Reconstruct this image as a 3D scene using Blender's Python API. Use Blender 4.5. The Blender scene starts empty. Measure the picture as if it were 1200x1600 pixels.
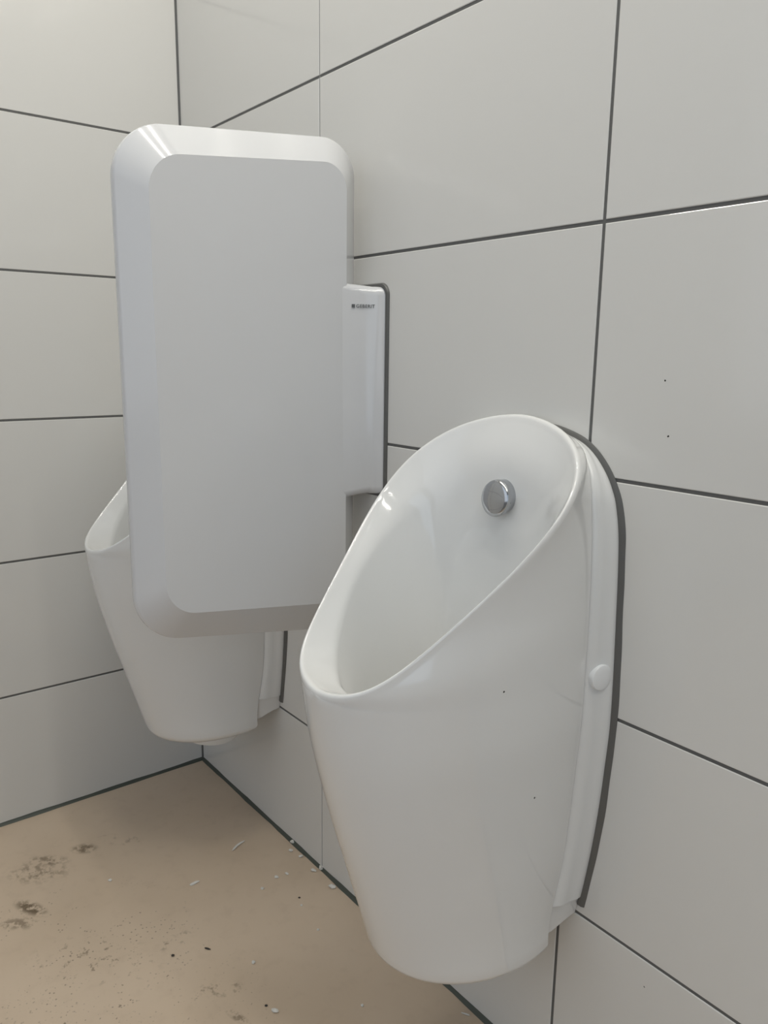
import bpy, bmesh, math, random
import numpy as np
from mathutils import Vector, Matrix

random.seed(7)
PI = math.pi
scene = bpy.context.scene
col = scene.collection

# ------------------------------------------------------------------ camera
cam_data = bpy.data.cameras.new('camera')
cam = bpy.data.objects.new('camera', cam_data)
col.objects.link(cam)
C_LOC = Vector((1.76563, -0.80082, 1.05383))
C_R = Vector((0.61856543, 0.78562543, 0.01301909))
C_U = Vector((-0.16466076, 0.11340931, 0.97980874))
C_F = Vector((-0.76828617, 0.60821954, -0.19951276))
m = Matrix((C_R, C_U, -C_F)).transposed().to_4x4()
m.translation = C_LOC
cam.matrix_world = m
cam_data.sensor_fit = 'VERTICAL'
cam_data.sensor_height = 32.0
cam_data.lens = 32.0 * 1216.5 / 1600.0
cam_data.clip_start = 0.02
scene.camera = cam

# ------------------------------------------------------------------ view / world
vs = scene.view_settings
vs.view_transform = 'Standard'
vs.look = 'None'
vs.gamma = 1.0
vs.use_curve_mapping = False
vs.exposure = 0.14
world = bpy.data.worlds.new('world')
scene.world = world
world.use_nodes = True
bg = world.node_tree.nodes['Background']
bg.inputs[0].default_value = (0.85, 0.92, 1.0, 1)
bg.inputs[1].default_value = 0.3

RX0, RX1, RY0, RY1, RH = 0.0, 3.6, -2.6, 0.0, 2.7   # the room


def area(name, loc, rot, sx, sy, power, color):
    l = bpy.data.lights.new(name, 'AREA')
    l.shape = 'RECTANGLE'
    l.size, l.size_y = sx, sy
    l.energy = power
    l.color = color
    o = bpy.data.objects.new(name, l)
    o.location = loc
    o.rotation_euler = rot
    col.objects.link(o)
    return o


# linear ceiling lamps (two thin luminous lines) and two added cool fill lights
WARM = (1.0, 0.965, 0.88)
area('ceiling_line_light', (1.5, -0.25, RH - 0.06), (0, 0, 0), 2.4, 0.018, 11, WARM)
area('ceiling_line_light', (1.5, -0.50, RH - 0.06), (0, 0, 0), 2.4, 0.018, 11, WARM)
area('cool_side_fill', (RX1 - 0.06, -1.6, 1.35), (0, PI / 2, 0), 2.1, 1.2, 7, (0.62, 0.79, 1.0))  # added cool fill before a solid wall; no doorway is built there
area('back_fill_light', (1.5, RY0 + 0.06, 1.7), (PI / 2, 0, PI), 3.0, 1.8, 27, (0.92, 0.96, 1.0))  # added soft fill for tiles and bowl fronts; no window here


# ------------------------------------------------------------------ materials
def srgb(r, g, b):
    f = lambda c: (c / 255 / 12.92) if c / 255 <= 0.04045 else ((c / 255 + 0.055) / 1.055) ** 2.4
    return (f(r), f(g), f(b), 1.0)


def mat(name, color, rough=0.4, metal=0.0, spec=0.5, coat=0.0, bump=0.0, bscale=60, rvar=0.0):
    mt = bpy.data.materials.new(name)
    mt.use_nodes = True
    nt = mt.node_tree
    b = nt.nodes['Principled BSDF']
    b.inputs['Base Color'].default_value = color
    b.inputs['Roughness'].default_value = rough
    b.inputs['Metallic'].default_value = metal
    b.inputs['Specular IOR Level'].default_value = spec
    b.inputs['Coat Weight'].default_value = coat
    b.inputs['Coat Roughness'].default_value = 0.04
    tc = nt.nodes.new('ShaderNodeTexCoord')
    nz = nt.nodes.new('ShaderNodeTexNoise')
    nz.inputs['Scale'].default_value = bscale
    nt.links.new(tc.outputs['Object'], nz.inputs['Vector'])
    if bump:
        bp = nt.nodes.new('ShaderNodeBump')
        bp.inputs['Strength'].default_value = bump
        bp.inputs['Distance'].default_value = 0.001
        nt.links.new(nz.outputs['Fac'], bp.inputs['Height'])
        nt.links.new(bp.outputs['Normal'], b.inputs['Normal'])
    if rvar:
        mr = nt.nodes.new('ShaderNodeMapRange')
        mr.inputs['To Min'].default_value = rough - rvar
        mr.inputs['To Max'].default_value = rough + rvar
        nt.links.new(nz.outputs['Fac'], mr.inputs['Value'])
        nt.links.new(mr.outputs['Result'], b.inputs['Roughness'])
    return mt


M_TILE = mat('white_glazed_tile', (0.72, 0.71, 0.68, 1), 0.10, bump=0.06, bscale=9)
M_GROUT = mat('grey_grout', (0.135, 0.135, 0.13, 1), 0.85, bump=0.5, bscale=300)
M_GROUT_THIN = mat('pale_grey_grout', (0.22, 0.22, 0.21, 1), 0.85, bump=0.5, bscale=300)
M_SEAL = mat('grey_sealant', (0.115, 0.115, 0.11, 1), 0.45, bump=0.3, bscale=120)
M_FSEAL = mat('green_grey_sealant', (0.07, 0.08, 0.065, 1), 0.5, bump=0.3, bscale=120)
M_CERAMIC = mat('white_sanitary_ceramic', (0.785, 0.785, 0.77, 1), 0.07, coat=0.3)
M_PLASTIC = mat('white_plastic_cover', (0.76, 0.765, 0.755, 1), 0.22)
M_CAP = mat('white_plastic_cap', (0.84, 0.85, 0.85, 1), 0.2)
M_PANEL = mat('white_glossy_plastic', (0.68, 0.685, 0.695, 1), 0.13, bump=0.02, bscale=14)
M_CHROME = mat('polished_chrome', (0.50, 0.51, 0.53, 1), 0.05, metal=1.0)
M_DARK = mat('dark_plastic', (0.02, 0.02, 0.02, 1), 0.4)
M_PRINT = mat('grey_print', (0.10, 0.105, 0.11, 1), 0.5)
M_WALL = mat('cool_grey_paint', (0.36, 0.38, 0.41, 1), 0.7, bump=0.1, bscale=200)  # unseen walls greyed and cooled to dim their bounce and reflections
M_CEIL = mat('white_ceiling_paint', (0.75, 0.75, 0.73, 1), 0.8, bump=0.1, bscale=200)
M_CHIP = mat('white_plaster', (0.75, 0.73, 0.68, 1), 0.8, bump=0.4, bscale=500)
M_CHIP_DARK = mat('dark_crumb', (0.05, 0.045, 0.04, 1), 0.8)


def add_specks(mt, spots):
    """small black dirt specks on a surface, at points given in object coordinates (x,y,z,radius)"""
    nt = mt.node_tree
    b = nt.nodes['Principled BSDF']
    tc = nt.nodes.new('ShaderNodeTexCoord')
    nz = nt.nodes.new('ShaderNodeTexNoise')
    nz.inputs['Scale'].default_value = 500
    nt.links.new(tc.outputs['Object'], nz.inputs['Vector'])
    off = nt.nodes.new('ShaderNodeVectorMath'); off.operation = 'MULTIPLY_ADD'
    off.inputs[1].default_value = (0.002,) * 3
    nt.links.new(nz.outputs['Color'], off.inputs[0])
    nt.links.new(tc.outputs['Object'], off.inputs[2])
    acc = None
    for (x, y, z, r) in spots:
        d = nt.nodes.new('ShaderNodeVectorMath'); d.operation = 'DISTANCE'
        d.inputs[1].default_value = (x + .001, y + .001, z + .001)
        nt.links.new(off.outputs[0], d.inputs[0])
        lt = nt.nodes.new('ShaderNodeMath'); lt.operation = 'LESS_THAN'
        lt.inputs[1].default_value = r
        nt.links.new(d.outputs['Value'], lt.inputs[0])
        if acc is None:
            acc = lt.outputs[0]
        else:
            mx = nt.nodes.new('ShaderNodeMath'); mx.operation = 'MAXIMUM'
            nt.links.new(acc, mx.inputs[0]); nt.links.new(lt.outputs[0], mx.inputs[1])
            acc = mx.outputs[0]
    mix = nt.nodes.new('ShaderNodeMix'); mix.data_type = 'RGBA'
    mix.inputs[6].default_value = b.inputs['Base Color'].default_value
    mix.inputs[7].default_value = (0.03, 0.028, 0.025, 1)
    nt.links.new(acc, mix.inputs[0])
    nt.links.new(mix.outputs[2], b.inputs['Base Color'])


# ------------------------------------------------------------------ mesh helpers
def link(name, verts, faces, mats, parent=None, smooth=True, fm=None, angle=40):
    me = bpy.data.meshes.new(name)
    me.from_pydata([tuple(v) for v in verts], [], faces)
    if not isinstance(mats, (list, tuple)):
        mats = [mats]
    for q in mats:
        me.materials.append(q)
    if fm:
        for p, k in zip(me.polygons, fm):
            p.material_index = k
    bm = bmesh.new()
    bm.from_mesh(me)
    bmesh.ops.remove_doubles(bm, verts=bm.verts, dist=1e-5)
    bmesh.ops.recalc_face_normals(bm, faces=bm.faces)
    if smooth:
        for f in bm.faces:
            f.smooth = True
        for e in bm.edges:
            if len(e.link_faces) == 2 and e.calc_face_angle(0) > math.radians(angle):
                e.smooth = False
    bm.to_mesh(me)
    bm.free()
    o = bpy.data.objects.new(name, me)
    col.objects.link(o)
    if parent:
        o.parent = parent
    return o


def loft(rings, closed=True, cap0=False, cap1=False):
    n = len(rings[0])
    v = [p for r in rings for p in r]
    f = []
    for i in range(len(rings) - 1):
        for j in range(n if closed else n - 1):
            k = (j + 1) % n
            f.append((i * n + j, i * n + k, (i + 1) * n + k, (i + 1) * n + j))
    if cap0:
        f.append(tuple(range(n)))
    if cap1:
        f.append(tuple((len(rings) - 1) * n + j for j in range(n)))
    return v, f


def thing(name, label, cat, loc=(0, 0, 0), group=None):
    o = bpy.data.objects.new(name, None)
    o.empty_display_size = 0.05
    col.objects.link(o)
    o.location = loc
    tag(o, label, cat, group)
    return o


def tag(o, label, cat, group=None):
    o['label'] = label
    o['category'] = cat
    if group:
        o['group'] = group


def struct(o):
    o['kind'] = 'structure'
    return o


def bev_box(bm, x0, x1, y0, y1, z0, z1):
    vs_ = [bm.verts.new((x, y, z)) for x in (x0, x1) for y in (y0, y1) for z in (z0, z1)]
    for q in ((0, 1, 3, 2), (4, 6, 7, 5), (0, 4, 5, 1), (2, 3, 7, 6), (0, 2, 6, 4), (1, 5, 7, 3)):
        bm.faces.new([vs_[i] for i in q])


# ------------------------------------------------------------------ tiled walls
HB, PZ, V1, PX = 0.3007, 0.303, 0.5616, 0.603


def tile_wall(name, us, gu, length, placer, shift=0.0):
    """us: joint positions along the wall with widths gu; placer(u, d, z) -> point (d = depth out of the wall)"""
    verts, faces, fm = [], [], []
    zj = [0.0] + [HB + i * PZ for i in range(9)]
    zj = [z for z in zj if z < RH - 0.05] + [RH]
    us = [0.0] + us + [length]
    gu = [0.006] + gu + [0.0]
    rnd = random.Random(name)

    def quad(pts, k):
        b = len(verts)
        verts.extend(pts)
        faces.append(tuple(range(b, b + 4)))
        fm.append(k)
    for i in range(len(us) - 1):
        a, b = us[i] + gu[i] / 2, us[i + 1] - gu[i + 1] / 2
        for j in range(len(zj) - 1):
            g = 0.0047
            c = zj[j] + (0.005 if j == 0 else g / 2)
            d = zj[j + 1] - (g / 2 if zj[j + 1] < RH else 0)
            e = 0.0009
            t0, t1 = -0.0022, 0.0
            tl = rnd.uniform(-0.0002, 0.0002)
            o = [placer(a, t0, c), placer(b, t0, c), placer(b, t0, d), placer(a, t0, d)]
            mm = [placer(a, t1 - e * .6, c), placer(b, t1 - e * .6, c), placer(b, t1 - e * .6, d), placer(a, t1 - e * .6, d)]
            n = [placer(a + e, t1 + tl, c + e), placer(b - e, t1 + tl, c + e), placer(b - e, t1 + tl, d - e), placer(a + e, t1 + tl, d - e)]
            quad(n, 0)
            for k in range(4):
                l = (k + 1) % 4
                quad([o[k], o[l], mm[l], mm[k]], 0)
                quad([mm[k], mm[l], n[l], n[k]], 0)
    dg = -0.0011
    # grout planes: whole wall behind the tiles; the narrow first joint is paler
    e1 = us[1] - gu[1]
    e2 = us[1] + gu[1]
    quad([placer(0, dg, 0), placer(e1, dg, 0), placer(e1, dg, RH), placer(0, dg, RH)], 1)
    quad([placer(e1, dg, 0), placer(e2, dg, 0), placer(e2, dg, RH), placer(e1, dg, RH)], 2)
    quad([placer(e2, dg, 0), placer(length, dg, 0), placer(length, dg, RH), placer(e2, dg, RH)], 1)
    # wall body
    th = -0.12
    P = [placer(0, dg - .0004, 0), placer(length, dg - .0004, 0), placer(length, dg - .0004, RH), placer(0, dg - .0004, RH)]
    Q = [placer(0, th, 0), placer(length, th, 0), placer(length, th, RH), placer(0, th, RH)]
    quad(P, 1)
    quad(Q, 1)
    for k in range(4):
        l = (k + 1) % 4
        quad([P[k], P[l], Q[l], Q[k]], 1)
    me = bpy.data.meshes.new(name)
    me.from_pydata([tuple(v) for v in verts], [], faces)
    for q in (M_TILE_R if name == 'wall_right' else M_TILE, M_GROUT, M_GROUT_THIN):
        me.materials.append(q)
    for p, k in zip(me.polygons, fm):
        p.material_index = k
    bm = bmesh.new(); bm.from_mesh(me)
    bmesh.ops.remove_doubles(bm, verts=bm.verts, dist=1e-6)
    bm.to_mesh(me); bm.free()
    o = bpy.data.objects.new(name, me)
    col.objects.link(o)
    return struct(o)


M_TILE_R = M_TILE.copy()
M_TILE_R.name = 'white_glazed_tile_with_specks'
add_specks(M_TILE_R, [(1.262, 0, 1.028, 0.0012), (1.272, 0, 0.966, 0.0011), (1.305, 0, 0.262, 0.001)])
wr = tile_wall('wall_right', [V1, V1 + PX, V1 + 2 * PX, V1 + 3 * PX, V1 + 4 * PX, V1 + 5 * PX],
               [0.0022, 0.0046] + [0.0042] * 4, RX1, lambda u, d, z: (u, -d, z))
wl = tile_wall('wall_left', [0.5616, 0.5616 + PX, 0.5616 + 2 * PX, 0.5616 + 3 * PX],
               [0.0024] + [0.004] * 3, -RY0, lambda u, d, z: (d, -u, z))


def box_obj(name, x0, x1, y0, y1, z0, z1, m_, bevel=0.0, parent=None, seg=2):
    bm = bmesh.new()
    bev_box(bm, x0, x1, y0, y1, z0, z1)
    bmesh.ops.recalc_face_normals(bm, faces=bm.faces)
    if bevel:
        bmesh.ops.bevel(bm, geom=list(bm.edges), offset=bevel, segments=seg, affect='EDGES')
    me = bpy.data.meshes.new(name)
    bm.to_mesh(me); bm.free()
    me.materials.append(m_)
    o = bpy.data.objects.new(name, me)
    col.objects.link(o)
    if parent:
        o.parent = parent
    return o


# opposite walls, solid and out of view
struct(box_obj('wall_back', RX0, RX1, RY0 - .12, RY0, 0, RH, M_WALL))
struct(box_obj('wall_front', RX1, RX1 + .12, RY0, RY1, 0, RH, M_WALL))
struct(box_obj('ceiling', RX0 - .12, RX1 + .12, RY0 - .12, RY1 + .12, RH, RH + .1, M_CEIL))

# where a line of sight through the photograph meets the floor (used to measure positions)
def floor_pt(px, py):
    d = C_F + (px - 600) / 1216.5 * C_R - (py - 800) / 1216.5 * C_U
    t = -C_LOC.z / d.z
    p = C_LOC + d * t
    return p.x, p.y


# ------------------------------------------------------------------ floor
M_FLOOR = bpy.data.materials.new('beige_levelled_screed')
M_FLOOR.use_nodes = True
nt = M_FLOOR.node_tree
bs = nt.nodes['Principled BSDF']


def N(t, **kw):
    n = nt.nodes.new(t)
    for k, v in kw.items():
        setattr(n, k, v)
    return n


def math_(op, a, b=None, clamp=False):
    n = N('ShaderNodeMath', operation=op)
    n.use_clamp = clamp
    for i, v in enumerate((a, b)):
        if v is None:
            continue
        if isinstance(v, (int, float)):
            n.inputs[i].default_value = v
        else:
            nt.links.new(v, n.inputs[i])
    return n.outputs[0]


def noise(scale, detail=4, rough=0.55, vec=None):
    n = N('ShaderNodeTexNoise')
    n.inputs['Scale'].default_value = scale
    n.inputs['Detail'].default_value = detail
    n.inputs['Roughness'].default_value = rough
    nt.links.new(vec if vec is not None else tc.outputs['Object'], n.inputs['Vector'])
    return n.outputs['Fac']


def ramp(v, lo, hi):
    n = N('ShaderNodeMapRange')
    n.interpolation_type = 'SMOOTHSTEP'
    n.inputs['From Min'].default_value = lo
    n.inputs['From Max'].default_value = hi
    nt.links.new(v, n.inputs['Value'])
    return n.outputs['Result']


def mixc(fac, a, b):
    n = N('ShaderNodeMix', data_type='RGBA')
    nt.links.new(fac, n.inputs[0])
    for i, v in ((6, a), (7, b)):
        if isinstance(v, tuple):
            n.inputs[i].default_value = v
        else:
            nt.links.new(v, n.inputs[i])
    return n.outputs[2]


def blob(x, y, rx, ry, rot):
    mp = N('ShaderNodeMapping')
    mp.vector_type = 'TEXTURE'
    mp.inputs['Location'].default_value = (x, y, 0)
    mp.inputs['Rotation'].default_value = (0, 0, rot)
    mp.inputs['Scale'].default_value = (rx, ry, 1)
    nt.links.new(tc.outputs['Object'], mp.inputs['Vector'])
    ln = N('ShaderNodeVectorMath', operation='LENGTH')
    nt.links.new(mp.outputs[0], ln.inputs[0])
    return ramp(ln.outputs['Value'], 1.0, 0.3)


tc = N('ShaderNodeTexCoord')
base = mixc(ramp(noise(2.2, 3), 0.35, 0.7), (0.60, 0.475, 0.35, 1), (0.67, 0.54, 0.41, 1))
base = mixc(math_('MULTIPLY', ramp(noise(35, 5), 0.5, 0.75), 0.10), base, (0.3, 0.21, 0.14, 1))
# smeared brown dirt
dirt = None
for (px, py, rx, ry, rot, lo, hi, k) in [
        (48, 1419, 0.052, 0.020, 0.45, 0.40, 0.54, 0.9),
        (30, 1443, 0.050, 0.022, 0.9, 0.44, 0.58, 0.6),
        (132, 1326, 0.036, 0.022, 0.9, 0.40, 0.56, 0.8),
        (75, 1345, 0.055, 0.024, 0.9, 0.42, 0.60, 0.7),
        (62, 1362, 0.080, 0.050, 0.9, 0.46, 0.62, 0.55),
        (190, 1312, 0.070, 0.025, 0.8, 0.50, 0.66, 0.4),
        (150, 1500, 0.140, 0.070, 0.8, 0.56, 0.64, 0.55),
        (270, 1470, 0.050, 0.022, 1.6, 0.52, 0.64, 0.5),
        (345, 1545, 0.050, 0.022, 1.0, 0.50, 0.62, 0.6),
        (372, 1590, 0.035, 0.010, 0.3, 0.46, 0.60, 0.6)]:
    x, y = floor_pt(px, py)
    b_ = math_('MULTIPLY', blob(x, y, rx, ry, rot), ramp(noise(55, 6, 0.65), lo, hi))
    b_ = math_('MULTIPLY', b_, k)
    dirt = b_ if dirt is None else math_('MAXIMUM', dirt, b_)
base = mixc(dirt, base, (0.125, 0.085, 0.045, 1))
# fine dark specks, denser towards the open floor
vor = N('ShaderNodeTexVoronoi')
vor.inputs['Scale'].default_value = 120
nt.links.new(tc.outputs['Object'], vor.inputs['Vector'])
sp = ramp(vor.outputs['Distance'], 0.24, 0.13)
sp = math_('MULTIPLY', sp, ramp(noise(11, 3), 0.49, 0.56))
sp = math_('MULTIPLY', sp, blob(0.50, -0.46, 0.34, 0.24, 0.5))
base = mixc(math_('MULTIPLY', sp, 0.55), base, (0.10, 0.07, 0.045, 1))
x, y = floor_pt(190, 1590)
sp2 = math_('MULTIPLY', ramp(noise(150, 2, 0.5), 0.655, 0.70), ramp(noise(16, 3), 0.44, 0.55))
sp2 = math_('MULTIPLY', sp2, blob(x, y, 0.34, 0.22, 0.95))
base = mixc(math_('MULTIPLY', sp2, 0.65), base, (0.12, 0.085, 0.05, 1))
nt.links.new(base, bs.inputs['Base Color'])
bs.inputs['Roughness'].default_value = 0.42
bpn = N('ShaderNodeBump')
bpn.inputs['Strength'].default_value = 0.12
bpn.inputs['Distance'].default_value = 0.002
nt.links.new(noise(18, 4), bpn.inputs['Height'])
nt.links.new(bpn.outputs['Normal'], bs.inputs['Normal'])
struct(box_obj('floor', RX0 - .12, RX1 + .12, RY0 - .12, RY1 + .12, -0.1, 0.0, M_FLOOR))


# sealant joints of the room: corner joint and floor joints
def strip(name, pts, mat_):
    """triangular-ish sealant fillet as a lofted strip: pts = list of cross-sections"""
    v, f = loft(pts, closed=True, cap0=True, cap1=True)
    o = link(name, v, f, mat_)
    return struct(o)


def wob(s, a=0.0008, seed=0.0):
    return a * (math.sin(s * 31 + seed) + 0.6 * math.sin(s * 83 + 2 * seed))


r = []
for i in range(121):
    x = 0.003 + (RX1 - .003) * i / 120
    w = 0.0065 + wob(x)
    r.append([(x, 0.0, 0), (x, -w * .95, 0.0002), (x, -w * .35, w * .35), (x, -.0002, w), (x, 0.0, w)])
strip('trim_1', r, M_FSEAL)
r = []
for i in range(101):
    y = -0.003 - (-RY0 - .003) * i / 100
    w = 0.0065 + wob(y, 0.0006, 2.0)
    r.append([(0, y, 0), (w * .95, y, 0.0002), (w * .35, y, w * .35), (.0002, y, w), (0, y, w)])
strip('trim_2', r, M_FSEAL)
r = []
for i in range(81):
    z = 0.0 + RH * i / 80
    w = 0.0036
    r.append([(-.0005, .0005, z), (w, .0005, z), (w, -.0002, z), (w * .5, -w * .5, z), (.0002, -w, z), (-.0005, -w, z)])
strip('trim_3', r, M_SEAL)

# ------------------------------------------------------------------ the urinal
# local frame: origin on the wall under the urinal's centre line; y negative into the room
RIMQ = (0.1286, 0.5176, 0.5316, 0.7952, 0.1492, 0.0335, -0.2113, 0.1623, 0.0266, -0.0008, 1.1245)


def rim_pt(phi):
    a, k, mm, c0, c1, c2, d0, d1, d2, d3, n = RIMQ
    u, s = math.cos(phi), math.sin(phi)
    s = math.copysign(abs(s) ** n, s)
    c0 = c0 + 0.0010 * ((1 + u) / 2) ** 2
    return np.array([a * s * (1 + k * u + mm * u * u), d0 + d1 * u + d2 * u * u + d3 * u ** 3, c0 + c1 * u + c2 * u * u])


def interp(x, xs, ys):
    """smooth monotone-ish interpolation (pchip)"""
    xs = list(xs); ys = list(ys)
    if xs[0] > xs[-1]:
        xs.reverse(); ys.reverse()
    n = len(xs)
    if x <= xs[0]: return ys[0]
    if x >= xs[-1]: return ys[-1]
    d = [(ys[i + 1] - ys[i]) / (xs[i + 1] - xs[i]) for i in range(n - 1)]
    mt = [d[0]] + [0 if d[i - 1] * d[i] <= 0 else 2 * d[i - 1] * d[i] / (d[i - 1] + d[i]) for i in range(1, n - 1)] + [d[-1]]
    i = max(k for k in range(n - 1) if xs[k] <= x)
    h = xs[i + 1] - xs[i]; t = (x - xs[i]) / h
    return ((2 * t ** 3 - 3 * t ** 2 + 1) * ys[i] + (t ** 3 - 2 * t ** 2 + t) * h * mt[i] + (-2 * t ** 3 + 3 * t ** 2) * ys[i + 1] + (t ** 3 - t ** 2) * h * mt[i + 1])


# seam between ceramic and wall cover: half width and y by height
SZ = [0.20, 0.30, 0.33, 0.425, 0.54, 0.62, 0.711, 0.793, 0.887, 0.913, 0.937, 0.950, 0.961, 0.966]
SH = [0.126, 0.1215, 0.1225, 0.130, 0.137, 0.141, 0.141, 0.139, 0.131, 0.122, 0.105, 0.086, 0.050, 0.0]
SYZ = [0.30, 0.42, 0.88, 0.93, 0.966]
SY = [-0.055, -0.042, -0.038, -0.026, -0.012]


def seam(z):
    return interp(z, SZ, SH), interp(z, SYZ, SY)


# wall outline of the cover
WZ = [0.299, 0.317, 0.39, 0.467, 0.536, 0.60, 0.75, 0.831, 0.877, 0.900, 0.920, 0.944, 0.957, 0.963]
WH = [0.123, 0.128, 0.140, 0.149, 0.154, 0.157, 0.153, 0.149, 0.141, 0.131, 0.117, 0.089, 0.050, 0.0]

FZ = [0.24, 0.30, 0.40, 0.50, 0.60, 0.68]            # front profile depth by height
FD = [0.2353, 0.2535, 0.2834, 0.313, 0.337, 0.347]
ZB_F, ZB_B = 0.2400, 0.236                            # underside: front / back height


def bez(p0, p1, p2, p3, t):
    s = 1 - t
    return p0 * s ** 3 + p1 * 3 * s * s * t + p2 * 3 * s * t * t + p3 * t ** 3


def rim_out(phi):
    R = rim_pt(phi)
    T = rim_pt(phi + .01) - rim_pt(phi - .01)
    T /= np.linalg.norm(T)
    u = (1 + math.cos(phi)) / 2
    v = np.array([0, 0.9 * u + .02, -1 + 0.55 * u])
    v -= T * v.dot(T)
    v /= np.linalg.norm(v)
    side = np.array([math.copysign(1, R[0]) * min(1, abs(R[0]) / .1), -(1 - u), 0.5 * u])
    return R + 0.009 * v + 0.0012 * side


EPH = [0, 15, 30, 45, 60, 75, 90, 105, 120, 135, 150, 165, 180]
EX = [0, .045, .085, .113, .125, .123, .115, .104, .088, .069, .047, .024, 0]
EY = [-.046, -.050, -.060, -.085, -.120, -.157, -.189, -.219, -.246, -.269, -.284, -.293, -.296]
EZ = [.925, .915, .893, .864, .836, .808, .782, .752, .721, .692, .670, .660, .657]
FX = [0, .030, .060, .082, .094, .098, .097, .091, .079, .062, .043, .022, 0]
FY = [-.058, -.060, -.065, -.075, -.103, -.135, -.167, -.197, -.220, -.240, -.252, -.260, -.262]
FZz = [.72, .72, .715, .705, .69, .675, .66, .645, .63, .615, .60, .592, .59]


def urinal_ceramic():
    verts, faces = [], []
    NT = 28                                     # columns from seam to rim
    rows = []
    phis = [PI * (i / 56) for i in range(0, 57)]
    for ph in phis:
        R = rim_out(max(ph, 1e-4)) if ph < PI - 1e-6 else rim_out(PI - 1e-4)
        if ph == 0 or ph >= PI - 1e-6:
            R[0] = 0
        zr = R[2]
        # height of the seam end of this row
        zs = interp(zr, [0.66, 0.90, 0.935, 0.955, 0.966, rim_out(1e-4)[2]], [0.66, 0.895, 0.925, 0.942, 0.955, 0.966])
        hs, ys = seam(zs)
        P0 = np.array([hs, ys, zs])
        out = interp(zr, [0.66, 0.75, 0.88, 0.96], [0.10, 0.14, 0.32, 0.9])
        row = []
        zx = max(0, zr - 0.672)
        D = max(-rim_out(PI - 1e-4)[1] + 0.13 * zx, -R[1] + 0.000002)
        if ph >= PI - 1e-6:
            for i in range(NT + 1):
                p = qpt(P0, D, out, i / NT, KXL)
                row.append(np.array([p[0], p[1], P0[2] + (R[2] - P0[2]) * (i / NT)]))
        else:
            lo, hi = 0.0, 1.0
            for _ in range(40):
                mid = (lo + hi) / 2
                if qpt(P0, D, out, mid, KXL)[1] > R[1]:
                    lo = mid
                else:
                    hi = mid
            tt = lo
            if R[1] > P0[1] - 0.035:       # arch region, rim close to the wall
                w_h = min(1, (R[1] - P0[1] + 0.035) / 0.02)
            else:
                w_h = 0.0
            e = qpt(P0, D, out, tt, KXL)
            L = max(P0[1] - R[1], 0.0)
            for i in range(NT + 1):
                q = i / NT
                p = qpt(P0, D, out, q * tt, KXL)
                wgt = q ** interp(zr, [0.6705, 0.6735, 0.70, 0.76], [60, 16, 5, 2])
                if e[0] > 1e-5 and zr < .78:
                    x = p[0] * (1 + (R[0] / e[0] - 1) * wgt)
                    if zr > .74:
                        kk = (zr - .74) / .04
                        x = x * (1 - kk) + kk * (p[0] + (R[0] - e[0]) * wgt)
                else:
                    x = p[0] + (R[0] - e[0]) * wgt
                pa = np.array([x, p[1] + (R[1] - e[1]) * wgt, P0[2] + (R[2] - P0[2]) * q])
                p1 = P0 + np.array([out * (L + .01) * .45, -L * .35, (R[2] - zs) * .3])
                p2 = R + np.array([0.002, L * .3, -(R[2] - zs) * .35])
                pb = bez(P0, p1, p2, R, q)
                row.append(pa * (1 - w_h) + pb * w_h)
            row[-1] = R.copy()
        rows.append(row)
    zl = rim_out(PI - 1e-4)[2]
    seam_lip = rows[-1][0][2]
    out_lip = interp(zl, [0.66, 0.75, 0.88, 0.96], [0.10, 0.14, 0.32, 0.9])
    Dl = -rim_out(PI - 1e-4)[1]
    # closed rows below the lip
    NL = 40
    for i in range(1, NL + 1):
        k = i / NL
        zf = zl + (ZB_F + 0.034 - zl) * k
        zs = interp(zf, [ZB_F + .034, .32, zl], [ZB_B + .040, .345, seam_lip])
        D = interp(zf, FZ[:-1] + [zl], FD[:-1] + [Dl])
        hs, ys = seam(zs)
        row = []
        out = interp(zf, [.25, .45, .60, zl], [.198, .08, .10, out_lip])
        kx = interp(zf, [.25, .40, .52, zl], [.593, .67, .69, KXL])
        P0 = np.array([hs, ys, zs])
        for j in range(NT + 1):
            t = j / NT
            p = qpt(P0, D, out, t, kx)
            s = t * t * (3 - 2 * t)
            row.append(np.array([p[0], p[1], zs + (zf - zs) * s]))
        rows.append(row)
    # rounded bottom edge, then underside
    last = rows[-1]
    cen = np.array([0, -0.12, 0])
    for i in range(1, 13):
        a = PI / 2 * i / 12
        row = []
        for j, p in enumerate(last):
            t = j / NT
            drop = 0.0227 + 0.0043 * t
            q = p.copy()
            d = q[:2] - cen[:2]
            ln = np.linalg.norm(d)
            inset = 0.042 * (1 - math.cos(a)) + (.12 + .24 * t) * drop * math.sin(a) * .9
            q[:2] = cen[:2] + d * (1 - min(inset / ln, .95))
            q[2] = p[2] - drop * math.sin(a)
            row.append(q)
        rows.append(row)
    lastb = rows[-1]
    for s in (0.75, 0.5, 0.25, 0.0):
        row = []
        for p in lastb:
            q = p.copy()
            q[0] *= s
            q[1] = (q[1] + .12) * (s * .9 + .1) - .12 if s > 0 else q[1] * .1 - .12 * .9
            q[2] = p[2] - 0.001
            row.append(q)
        rows.append(row)
    # right and left halves as separate grids, merged by position
    for sgn in (1, -1):
        b = len(verts)
        n = NT + 1
        for row in rows:
            for p in row:
                verts.append((sgn * p[0], p[1], p[2]))
        for i in range(len(rows) - 1):
            for j in range(NT):
                q = (b + i * n + j, b + i * n + j + 1, b + (i + 1) * n + j + 1, b + (i + 1) * n + j)
                faces.append(q if sgn > 0 else q[::-1])
    # ---- crest fillet and the basin
    K = 112
    rings = []
    ctrl = []
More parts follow.
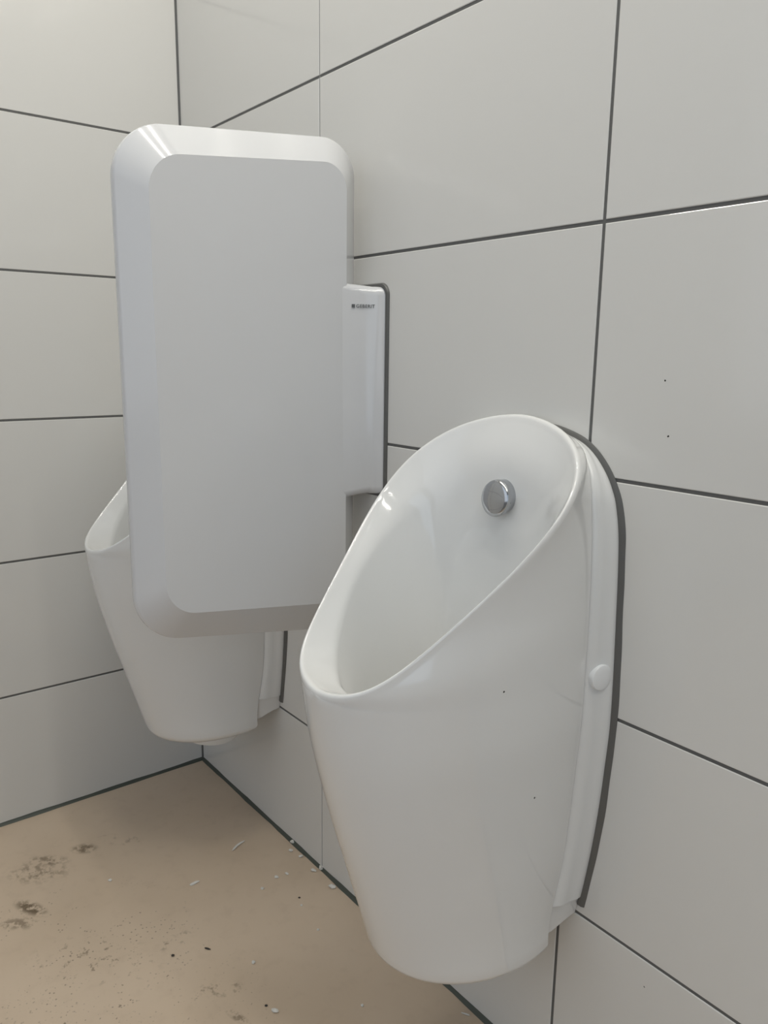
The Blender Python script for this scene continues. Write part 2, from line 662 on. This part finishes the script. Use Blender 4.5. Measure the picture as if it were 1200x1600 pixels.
    for i in range(K):
        ph = 2 * PI * i / K
        sg = 1 if ph <= PI else -1
        pp = ph if ph <= PI else 2 * PI - ph
        dg = math.degrees(pp)
        R = rim_pt(pp if 0 < pp < PI else min(max(pp, 1e-4), PI - 1e-4))
        Ro = rim_out(pp if 0 < pp < PI else min(max(pp, 1e-4), PI - 1e-4))
        if pp < 1e-6 or abs(pp - PI) < 1e-6:
            R[0] = Ro[0] = 0
        Ep = np.array([interp(dg, EPH, EX), interp(dg, EPH, EY), interp(dg, EPH, EZ)])
        Fp = np.array([interp(dg, EPH, FX), interp(dg, EPH, FY), interp(dg, EPH, FZz)])
        c, s = math.cos(pp), math.sin(pp)
        G = np.array([.066 * s, -.155 + .085 * c, .47])
        H = np.array([.040 * s, -.155 + .05 * c, .425])
        I = np.array([.012 * s, -.155 + .015 * c, .415])
        dE = Ep - R
        Ri = R + dE / np.linalg.norm(dE) * 0.010
        path = []
        for k in range(7):
            t = k / 6
            path.append(Ro * (1 - t) ** 2 + (R * 1.5 - (Ro + Ri) * .25) * 2 * t * (1 - t) + Ri * t * t)
        # band (slightly hollow) then rounded edge, then the basin
        m1 = (Ri + Ep) / 2
        soft = interp(dg, [0, 30, 60, 90, 180], [0.022, 0.022, 0.014, 0.009, 0.007])
        dF = Fp - Ep; dF /= np.linalg.norm(dF)
        dEn = dE / np.linalg.norm(dE)
        A = Ep - dEn * soft
        B = Ep + dF * soft
        for k in range(1, 7):
            path.append(Ri + (A - Ri) * k / 6)
        for k in range(1, 9):
            t = k / 8
            path.append(A * (1 - t) ** 2 + Ep * 2 * t * (1 - t) + B * t * t)
        # smooth curve B -> F -> G -> H -> I
        pts = [Ep, B, Fp, G, H, I, I + (I - H) * .3]
        for a in range(1, 5):
            for k in range(1, 7):
                t = k / 6
                p0, p1, p2, p3 = pts[a - 1], pts[a], pts[a + 1], pts[a + 2]
                if a == 1:
                    p0 = p1 - (p2 - p1) * .5
                path.append(0.5 * ((2 * p1) + (-p0 + p2) * t + (2 * p0 - 5 * p1 + 4 * p2 - p3) * t * t + (-p0 + 3 * p1 - 3 * p2 + p3) * t ** 3))
        ctrl.append([np.array([sg * p[0], p[1], p[2]]) for p in path])
    nr = len(ctrl[0])
    # the outer shell's rim row must coincide with the basin's first ring
    b = len(verts)
    for k in range(nr):
        for i in range(K):
            verts.append(tuple(ctrl[i][k]))
    for k in range(nr - 1):
        for i in range(K):
            j = (i + 1) % K
            faces.append((b + k * K + i, b + k * K + j, b + (k + 1) * K + j, b + (k + 1) * K + i))
    faces.append(tuple(b + (nr - 1) * K + i for i in range(K)))
    return verts, faces


KXL = 0.69
K0 = 0.52


def qpt(P0, D, out, t, KX=0.66):
    L = D + P0[1]
    p0 = np.array([P0[0], P0[1]])
    p1 = np.array([P0[0] + out * L * K0, P0[1] - L * K0])
    p2 = np.array([KX * (P0[0] + out * L * .25), -D])
    p3 = np.array([0.0, -D])
    return bez(p0, p1, p2, p3, t)


def cover_rings(z_lo):
    """white cover between wall and ceramic, as lofted sections around the arch"""
    rings = []
    NZ = 80
    zt = [z_lo + (0.963 - z_lo) * (1 - (1 - i / NZ) ** 2.2) for i in range(NZ + 1)]
    half = []
    for z in zt:
        k = (z - z_lo) / (0.963 - z_lo)
        zs = z + 0.003 * k
        wh = interp(z, WZ, WH)
        sh, sy = seam(zs)
        if k == 1:
            wh = sh = 0
        sec = []
        for j in range(9):
            t = j / 8
            y = sy * t
            bulge = 0.004 * math.sin(PI * min(1, t * 1.0)) * (1 if wh > .05 else wh / .05)
            # two soft ridges along the cover's side
            ridge = 0.0015 * math.sin(PI * t * 3) * (1 if wh > .05 else wh / .05)
            x = wh + (sh - wh) * t + bulge + ridge
            sec.append((x, y + 0.0009 * t, z + (zs - z) * t))
        kz = min(1, sh / .05)
        sec.append((max(sh - 0.0006 * kz, 0), sy + 0.0006, zs))
        sec.append((max(sh - 0.006 * kz, 0), sy + 0.0012, zs))
        half.append(sec)
    rings = [s for s in half] + [[(-p[0], p[1], p[2]) for p in s] for s in reversed(half[:-1])]
    return rings


CER_V, CER_F = urinal_ceramic()
RINGS = cover_rings(0.332)


def offset_outline(zs):
    """wall outline of cover from lower right over the top to lower left, (x,z)"""
    pts = [(interp(z, WZ, WH), z) for z in zs]
    return pts + [(-x, z) for x, z in reversed(pts[:-1])]


def make_urinal(label, cer_mat, ox):
    t = thing('urinal', label, 'urinal', (ox, 0, 0), None)
    link('ceramic_bowl', CER_V, CER_F, cer_mat, t, angle=60)
    v, f = loft(RINGS, closed=False)
    # close the lower ends and the back
    o = link('wall_cover', v, f, M_PLASTIC, t)
    o['label'] = 'white plastic cover between bowl and tiles'
    # ceramic foot between the cover's lower end and the underside
    sec = []
    for (y, zt_, zb_, h0, h1) in ((-.0005, .331, .299, .1285, .122), (-.015, .331, .297, .127, .121), (-.030, .331, .292, .124, .119), (-.042, .331, .286, .121, .116), (-.060, .331, .282, .117, .112), (-.085, .331, .278, .105, .09)):
        ring = []
        n = 10
        for i in range(n + 1):
            ring.append((h0 + (h1 - h0) * i / n, y, zt_ + (zb_ - zt_) * i / n))
        for i in range(n + 1):
            x = h1 * (1 - i / n) * 1.0
            ring.append((x * .98, y, zb_ - .004 * math.sin(PI * .5 * i / n)))
        left = [(-p[0], p[1], p[2]) for p in reversed(ring)]
        sec.append(ring + left[1:])
    v, f = loft(sec, closed=True, cap0=True, cap1=True)
    o = link('lower_fixing_foot', v, f, cer_mat, t)
    # round cover caps on both sides
    for s in (1, -1):
        rr = []
        c = np.array([s * 0.1522, -0.0215, 0.662])
        nrm = np.array([s * 1.0, -0.16, 0.0]); nrm /= np.linalg.norm(nrm)
        a1 = np.array([0, 0, 1.0]); a2 = np.cross(nrm, a1)
        for (rad, h) in ((.0165, -.006), (.0165, .0010), (.0160, .0018), (.0140, .0024), (.009, .0029), (.004, .0031), (.0001, .0032)):
            rr.append([tuple(c + nrm * h + rad * (a1 * math.cos(2 * PI * k / 40) + a2 * math.sin(2 * PI * k / 40))) for k in range(40)])
        v, f = loft(rr, cap0=True, cap1=True)
        link('fixing_cap', v, f, M_CAP, t)
    # spray button
    bt = None
    y0 = -0.053
    rr = []
    zc = 0.871
    tilt = 0.10
    for (rad, h) in ((.0225, .006), (.0232, -.004), (.0242, -.009), (.0242, -.0145), (.0236, -.0165), (.0225, -.0178), (.019, -.0186), (.012, -.0192), (.006, -.0194), (.0001, -.0194)):
        ring = []
        for k in range(48):
            a = 2 * PI * k / 48
            hh = h * .8
            zz = rad * math.sin(a)
            ring.append((rad * math.cos(a), y0 + hh + zz * tilt, zc + zz + hh * 0.1))
        rr.append(ring)
    v, f = loft(rr, cap0=True, cap1=True)
    bt = link('spray_head', v, f, M_CHROME, t)
    bt['label'] = 'polished chrome spray button'
    # tiny grub screw hole on its side
    rr = []
    for (rad, h) in ((.0014, -.001), (.0014, .00015), (.0001, .0002)):
        rr.append([(.0242 * .985 + h, y0 - .0085 + rad * math.cos(2 * PI * k / 12), zc - .003 + rad * math.sin(2 * PI * k / 12)) for k in range(12)])
    v, f = loft(rr, cap0=True, cap1=True)
    link('grub_screw', v, f, M_DARK, bt)
    # drain at the basin floor
    rr = []
    for (rad, z) in ((.012, .4155), (.030, .4225), (.032, .426), (.028, .4285), (.010, .4275), (.0001, .4275)):
        rr.append([(rad * math.cos(2 * PI * k / 32), -.155 + rad * math.sin(2 * PI * k / 32), z) for k in range(32)])
    v, f = loft(rr, cap0=True, cap1=True)
    link('drain_cover', v, f, M_CHROME, t)
    # outlet skirt under the bowl
    rr = []
    for (rad, z) in ((.074, .262), (.072, .232), (.069, .226), (.040, .225)):
        rr.append([(rad * 1.0 * math.cos(2 * PI * k / 48), -.105 + rad * .85 * math.sin(2 * PI * k / 48), z) for k in range(48)])
    v, f = loft(rr, cap0=True, cap1=True)
    link('outlet_skirt', v, f, M_PLASTIC, t)
    # sealant bead on the tiles
    zs = [0.317 + (0.963 - 0.317) * (1 - (1 - i / 90) ** 2.2) for i in range(91)]
    P = offset_outline(zs)
    rr = []
    for i, (x, z) in enumerate(P):
        a = P[max(i - 1, 0)]; b = P[min(i + 1, len(P) - 1)]
        tx, tz = b[0] - a[0], b[1] - a[1]
        l = math.hypot(tx, tz) or 1
        nx, nz = tz / l, -tx / l
        w = 0.0085 + wob(z, .0004)
        rr.append([(x - nx * .004, 0, z - nz * .004), (x - nx * .001, -.0045, z - nz * .001), (x + nx * w * .6, -.0035, z + nz * w * .6),
                   (x + nx * w, -.0006, z + nz * w), (x + nx * w, 0.0, z + nz * w)])
    v, f = loft(rr, closed=True, cap0=True, cap1=True)
    s_ = link('sealant_bead', v, f, M_SEAL, t)
    s_['label'] = 'dark grey sealant bead along the tiles'
    return t


M_CER_N = M_CERAMIC.copy()
M_CER_N.name = 'white_sanitary_ceramic_with_specks'
add_specks(M_CER_N, [(0.13683, -0.18197, 0.68076, 0.0013), (0.1366, -0.11817, 0.52467, 0.0013)])
XN, XF = 1.070, 0.277
near = make_urinal('white ceramic urinal in the foreground, fully in view, with chrome spray button', M_CER_N, XN)
far = make_urinal('white ceramic urinal in the corner, mostly hidden behind the partition', M_CERAMIC, XF)

# ------------------------------------------------------------------ partition
def rounded_outline(corners, rads, n=14):
    """corners (y,z) in order; rounded polygon"""
    out = []
    m_ = len(corners)
    for i in range(m_):
        p = np.array(corners[i]); a = np.array(corners[i - 1]); b = np.array(corners[(i + 1) % m_])
        u = (a - p) / np.linalg.norm(a - p); v = (b - p) / np.linalg.norm(b - p)
        ang = math.acos(float(u.dot(v)))
        d = rads[i] / math.tan(ang / 2)
        s, e = p + u * d, p + v * d
        bis = (u + v) / np.linalg.norm(u + v)
        c = p + bis * rads[i] / math.sin(ang / 2)
        a0 = math.atan2(*(s - c)[::-1]); a1 = math.atan2(*(e - c)[::-1])
        da = (a1 - a0 + PI) % (2 * PI) - PI
        for k in range(n + 1):
            t = a0 + da * k / n
            out.append((c[0] + rads[i] * math.cos(t), c[1] + rads[i] * math.sin(t)))
    return out


part = thing('urinal_partition', 'white rounded plastic privacy screen fixed to the tiles between the urinals', 'partition', (0.683, 0, 0.58))
PC = 0.683
ZO = 0.58
OUT = [(-.409, 1.346), (-.018, 1.387), (-.018, .572), (-.409, .633)]
INN = [(-.374, 1.306), (-.055, 1.341), (-.055, .634), (-.374, .675)]


def lerp_c(t, ex=0.0):
    return [((1 - t) * a[0] + t * b[0], (1 - t) * a[1] + t * b[1]) for a, b in zip(OUT, INN)]


layers = []
spec = [(-1, .037, 1.0, .052), (-1, .0365, .985, .053), (-1, .0355, .96, .054), (-1, .0085, .06, .074), (-1, .006, .012, .077), (-1, .003, 0.0, .078),
        (1, .003, 0.0, .078), (1, .006, .012, .077), (1, .0085, .06, .074), (1, .0355, .96, .054), (1, .0365, .985, .053), (1, .037, 1.0, .052)]
for sg, dx, t, rad in spec:
    o_ = rounded_outline(lerp_c(t), [rad, rad * .72, rad * .72, rad])
    layers.append([(sg * dx, y, z - ZO) for y, z in o_])
v, f = loft(layers, closed=True, cap0=True, cap1=True)
link('panel', v, f, M_PANEL, part, angle=30)

# wall mount
sec = []
for (y, htop, hbot, z0, z1, rr_) in ((0.0, .0705, .0715, .824, 1.157, .012), (-.003, .0695, .069, .8215, 1.1585, .013), (-.008, .066, .056, .820, 1.159, .014), (-.014, .062, .049, .820, 1.159, .014),
                                     (-.030, .052, .044, .818, 1.161, .014), (-.048, .0420, .040, .815, 1.163, .014), (-.060, .038, .037, .813, 1.166, .014), (-.075, .034, .034, .812, 1.168, .014)):
    cs = [(-hbot, z0), (hbot, z0), (htop, z1), (-htop, z1)]
    o_ = rounded_outline(cs, [rr_] * 4, 8)
    sec.append([(x, y, z - ZO) for x, z in o_])
v, f = loft(sec, closed=True, cap0=True, cap1=True)
mount = link('wall_mount', v, f, M_PANEL, part, angle=35)

# sealant around the mount
zz = rounded_outline([(-.0735, .821), (.0735, .821), (.0735, 1.160), (-.0735, 1.160)], [.014] * 4, 10)
rings = []
for k, (sc, y) in enumerate(((-.004, 0.0), (-.001, -.004), (.003, -.0035), (.005, -.0005), (.005, 0.0))):
    cs = [(-.0735 - sc, .821 - sc), (.0735 + sc, .821 - sc), (.0735 + sc, 1.160 + sc), (-.0735 - sc, 1.160 + sc)]
    rings.append([(x, y, z - ZO) for x, z in rounded_outline(cs, [.015 + sc] * 4, 10)])
v, f = loft(rings, closed=True)
s_ = link('sealant_bead', v, f, M_SEAL, part)
s_['label'] = 'dark grey sealant bead along the tiles'

# printed maker's mark on the mount: square and letters
fc = bpy.data.curves.new('lettering', 'FONT')
fc.body = 'GEBERIT'
fc.size = 0.0088
fc.space_character = 1.10
fc.offset = 0.00012
fc.extrude = 0.00012
tmp = bpy.data.objects.new('lettering_tmp', fc)
col.objects.link(tmp)
bpy.context.view_layer.update()
me = bpy.data.meshes.new_from_object(tmp.evaluated_get(bpy.context.evaluated_depsgraph_get()))
bpy.data.objects.remove(tmp)
me.name = 'lettering'
bm = bmesh.new(); bm.from_mesh(me)
w = max(v_.co.x for v_ in bm.verts)
# little square before the letters
for v_ in bm.verts:
    v_.co.x += 0.0083
h = 0.0062
bev_box(bm, 0, h, 0, h, -0.00012, 0.00012)
W = w + 0.0083
bm.to_mesh(me); bm.free()
me.materials.append(M_PRINT)
logo = bpy.data.objects.new('lettering', me)
col.objects.link(logo)
logo.parent = mount
# the mount's side face runs from y=-.055 to -.014
f0 = np.array([.0375, -.060, 1.130 - ZO]); f1 = np.array([.0608, -.014, 1.130 - ZO])
LOGO_A = Vector((.0423, -.0485, 1.125 - ZO)); LOGO_B = Vector((.0605, -.0160, 1.125 - ZO))
ax = (LOGO_B - LOGO_A).normalized()
az = Vector((0, 0, 1))
an = ax.cross(az).normalized()
if an.x < 0:
    an = -an
M4 = Matrix((ax, az, ax.cross(az))).transposed().to_4x4()
sc = (LOGO_B - LOGO_A).length / W
M4 = Matrix.Translation(LOGO_A + Vector((0.0003, -0.0002, 0))) @ M4 @ Matrix.Scale(sc, 4)
logo.matrix_local = M4
logo['label'] = "small grey maker's name with a square before it"

# ------------------------------------------------------------------ debris on the floor
def chip(name, x, y, sx, sy, sz, rot, mat_, seed, bend=0.0):
    rn = random.Random(seed)
    bm = bmesh.new()
    bmesh.ops.create_icosphere(bm, subdivisions=2, radius=0.5)
    for v_ in bm.verts:
        k = 1 + rn.uniform(-.28, .28)
        v_.co = Vector((v_.co.x * sx * k, v_.co.y * sy * k + bend * (v_.co.x * 2) ** 2, v_.co.z * sz * k))
    zmin = min(v_.co.z for v_ in bm.verts)
    for v_ in bm.verts:
        v_.co.z -= zmin + .0001
    me = bpy.data.meshes.new(name)
    bm.to_mesh(me); bm.free()
    me.materials.append(mat_)
    o = bpy.data.objects.new(name, me)
    o.location = (x, y, 0.0)
    o.rotation_euler = (0, 0, rot)
    col.objects.link(o)
    return o


CH = [  # px, py, sx, sy, sz, rot, seed, label, group
    (371, 1322, .036, .0055, .004, (357, 1335, 387, 1310), 'long thin curved strip of white plaster on the floor in front of the corner', None, 'W'),
    (303, 1381, .021, .0075, .003, (295, 1385, 312, 1377), 'short flat white plaster sliver on the open beige floor', None, 'W'),
    (727, 1585, .015, .003, .002, (718, 1582, 737, 1588), 'thin white sliver on the floor beneath the front urinal', None, 'W'),
    (519, 1387, .012, .008, .005, 0.5, 'larger white crumb nearest the front urinal along the wall joint', None, 'W'),
    (490, 1361, .010, .007, .004, 0.2, 'white crumb on the floor against the joint of two lower tiles', None, 'W'),
    (502, 1358, .008, .010, .006, 0.9, 'white crumb stuck on the dark floor joint', None, 'W'),
    (457, 1317, .009, .007, .005, 0.4, 'C', 'G', 'W'), (470, 1339, .009, .006, .004, 1.0, 'C', 'G', 'W'), (454, 1330, .008, .006, .004, 0.3, 'C', 'G', 'W'),
    (448, 1366, .008, .004, .003, 0.2, 'C', 'G', 'W'), (432, 1371, .008, .006, .003, 0.0, 'C', 'G', 'W'), (410, 1389, .007, .005, .003, 0.2, 'C', 'G', 'W'),
    (471, 1415, .004, .004, .002, 0.2, 'C', 'G', 'W'), (497, 1453, .004, .004, .002, 0.2, 'C', 'G', 'W'),
    (396, 1505, .0055, .005, .004, 0.2, 'single tiny white crumb in the middle of the open floor', None, 'W'),
    (430, 1581, .011, .006, .003, 0.5, 'small broken white flake at the bottom of the picture', None, 'W'),
    (566, 1572, .004, .004, .003, 0.5, 'tiny white crumb on the floor below the front urinal', None, 'W'),
    (172, 1376, .007, .005, .003, 0.5, 'tiny pale crumb beside the upper brown smear', None, 'W'),
    (324, 1483, .012, .003, .003, (318, 1482, 330, 1485), 'small dark elongated crumb on the open beige floor', None, 'D'),
    (270, 1494, .005, .004, .003, 0.9, 'tiny black crumb left of the dark elongated one', None, 'D'),
    (416, 1572, .004, .003, .002, 0.9, 'tiny dark crumb beside the broken white flake', None, 'D'),
    (468, 1403, .004, .003, .002, 0.9, 'tiny dark crumb among the white ones near the wall joint', None, 'D'),
]
for i, (px, py, sx, sy, sz, rot, lab, g, k) in enumerate(CH):
    x, y = floor_pt(px, py)
    if isinstance(rot, tuple):
        ax_, ay_ = floor_pt(rot[0], rot[1]); bx_, by_ = floor_pt(rot[2], rot[3])
        rot = math.atan2(by_ - ay_, bx_ - ax_)
    elif lab == 'C' or g is None:
        sx, sy, sz = sx * 1.2, sy * 1.2, sz * 1.2
    o = chip('plaster_crumb' if k == 'W' else 'dirt_crumb', x, y, sx, sy, sz, rot, M_CHIP if k == 'W' else M_CHIP_DARK, i,
             bend=-.004 if i == 0 else 0)
    if lab == 'C':
        tag(o, 'small white plaster crumb scattered on the floor beside the wall joint', 'crumb', 'white crumbs along the wall joint')
    else:
        tag(o, lab, 'crumb')
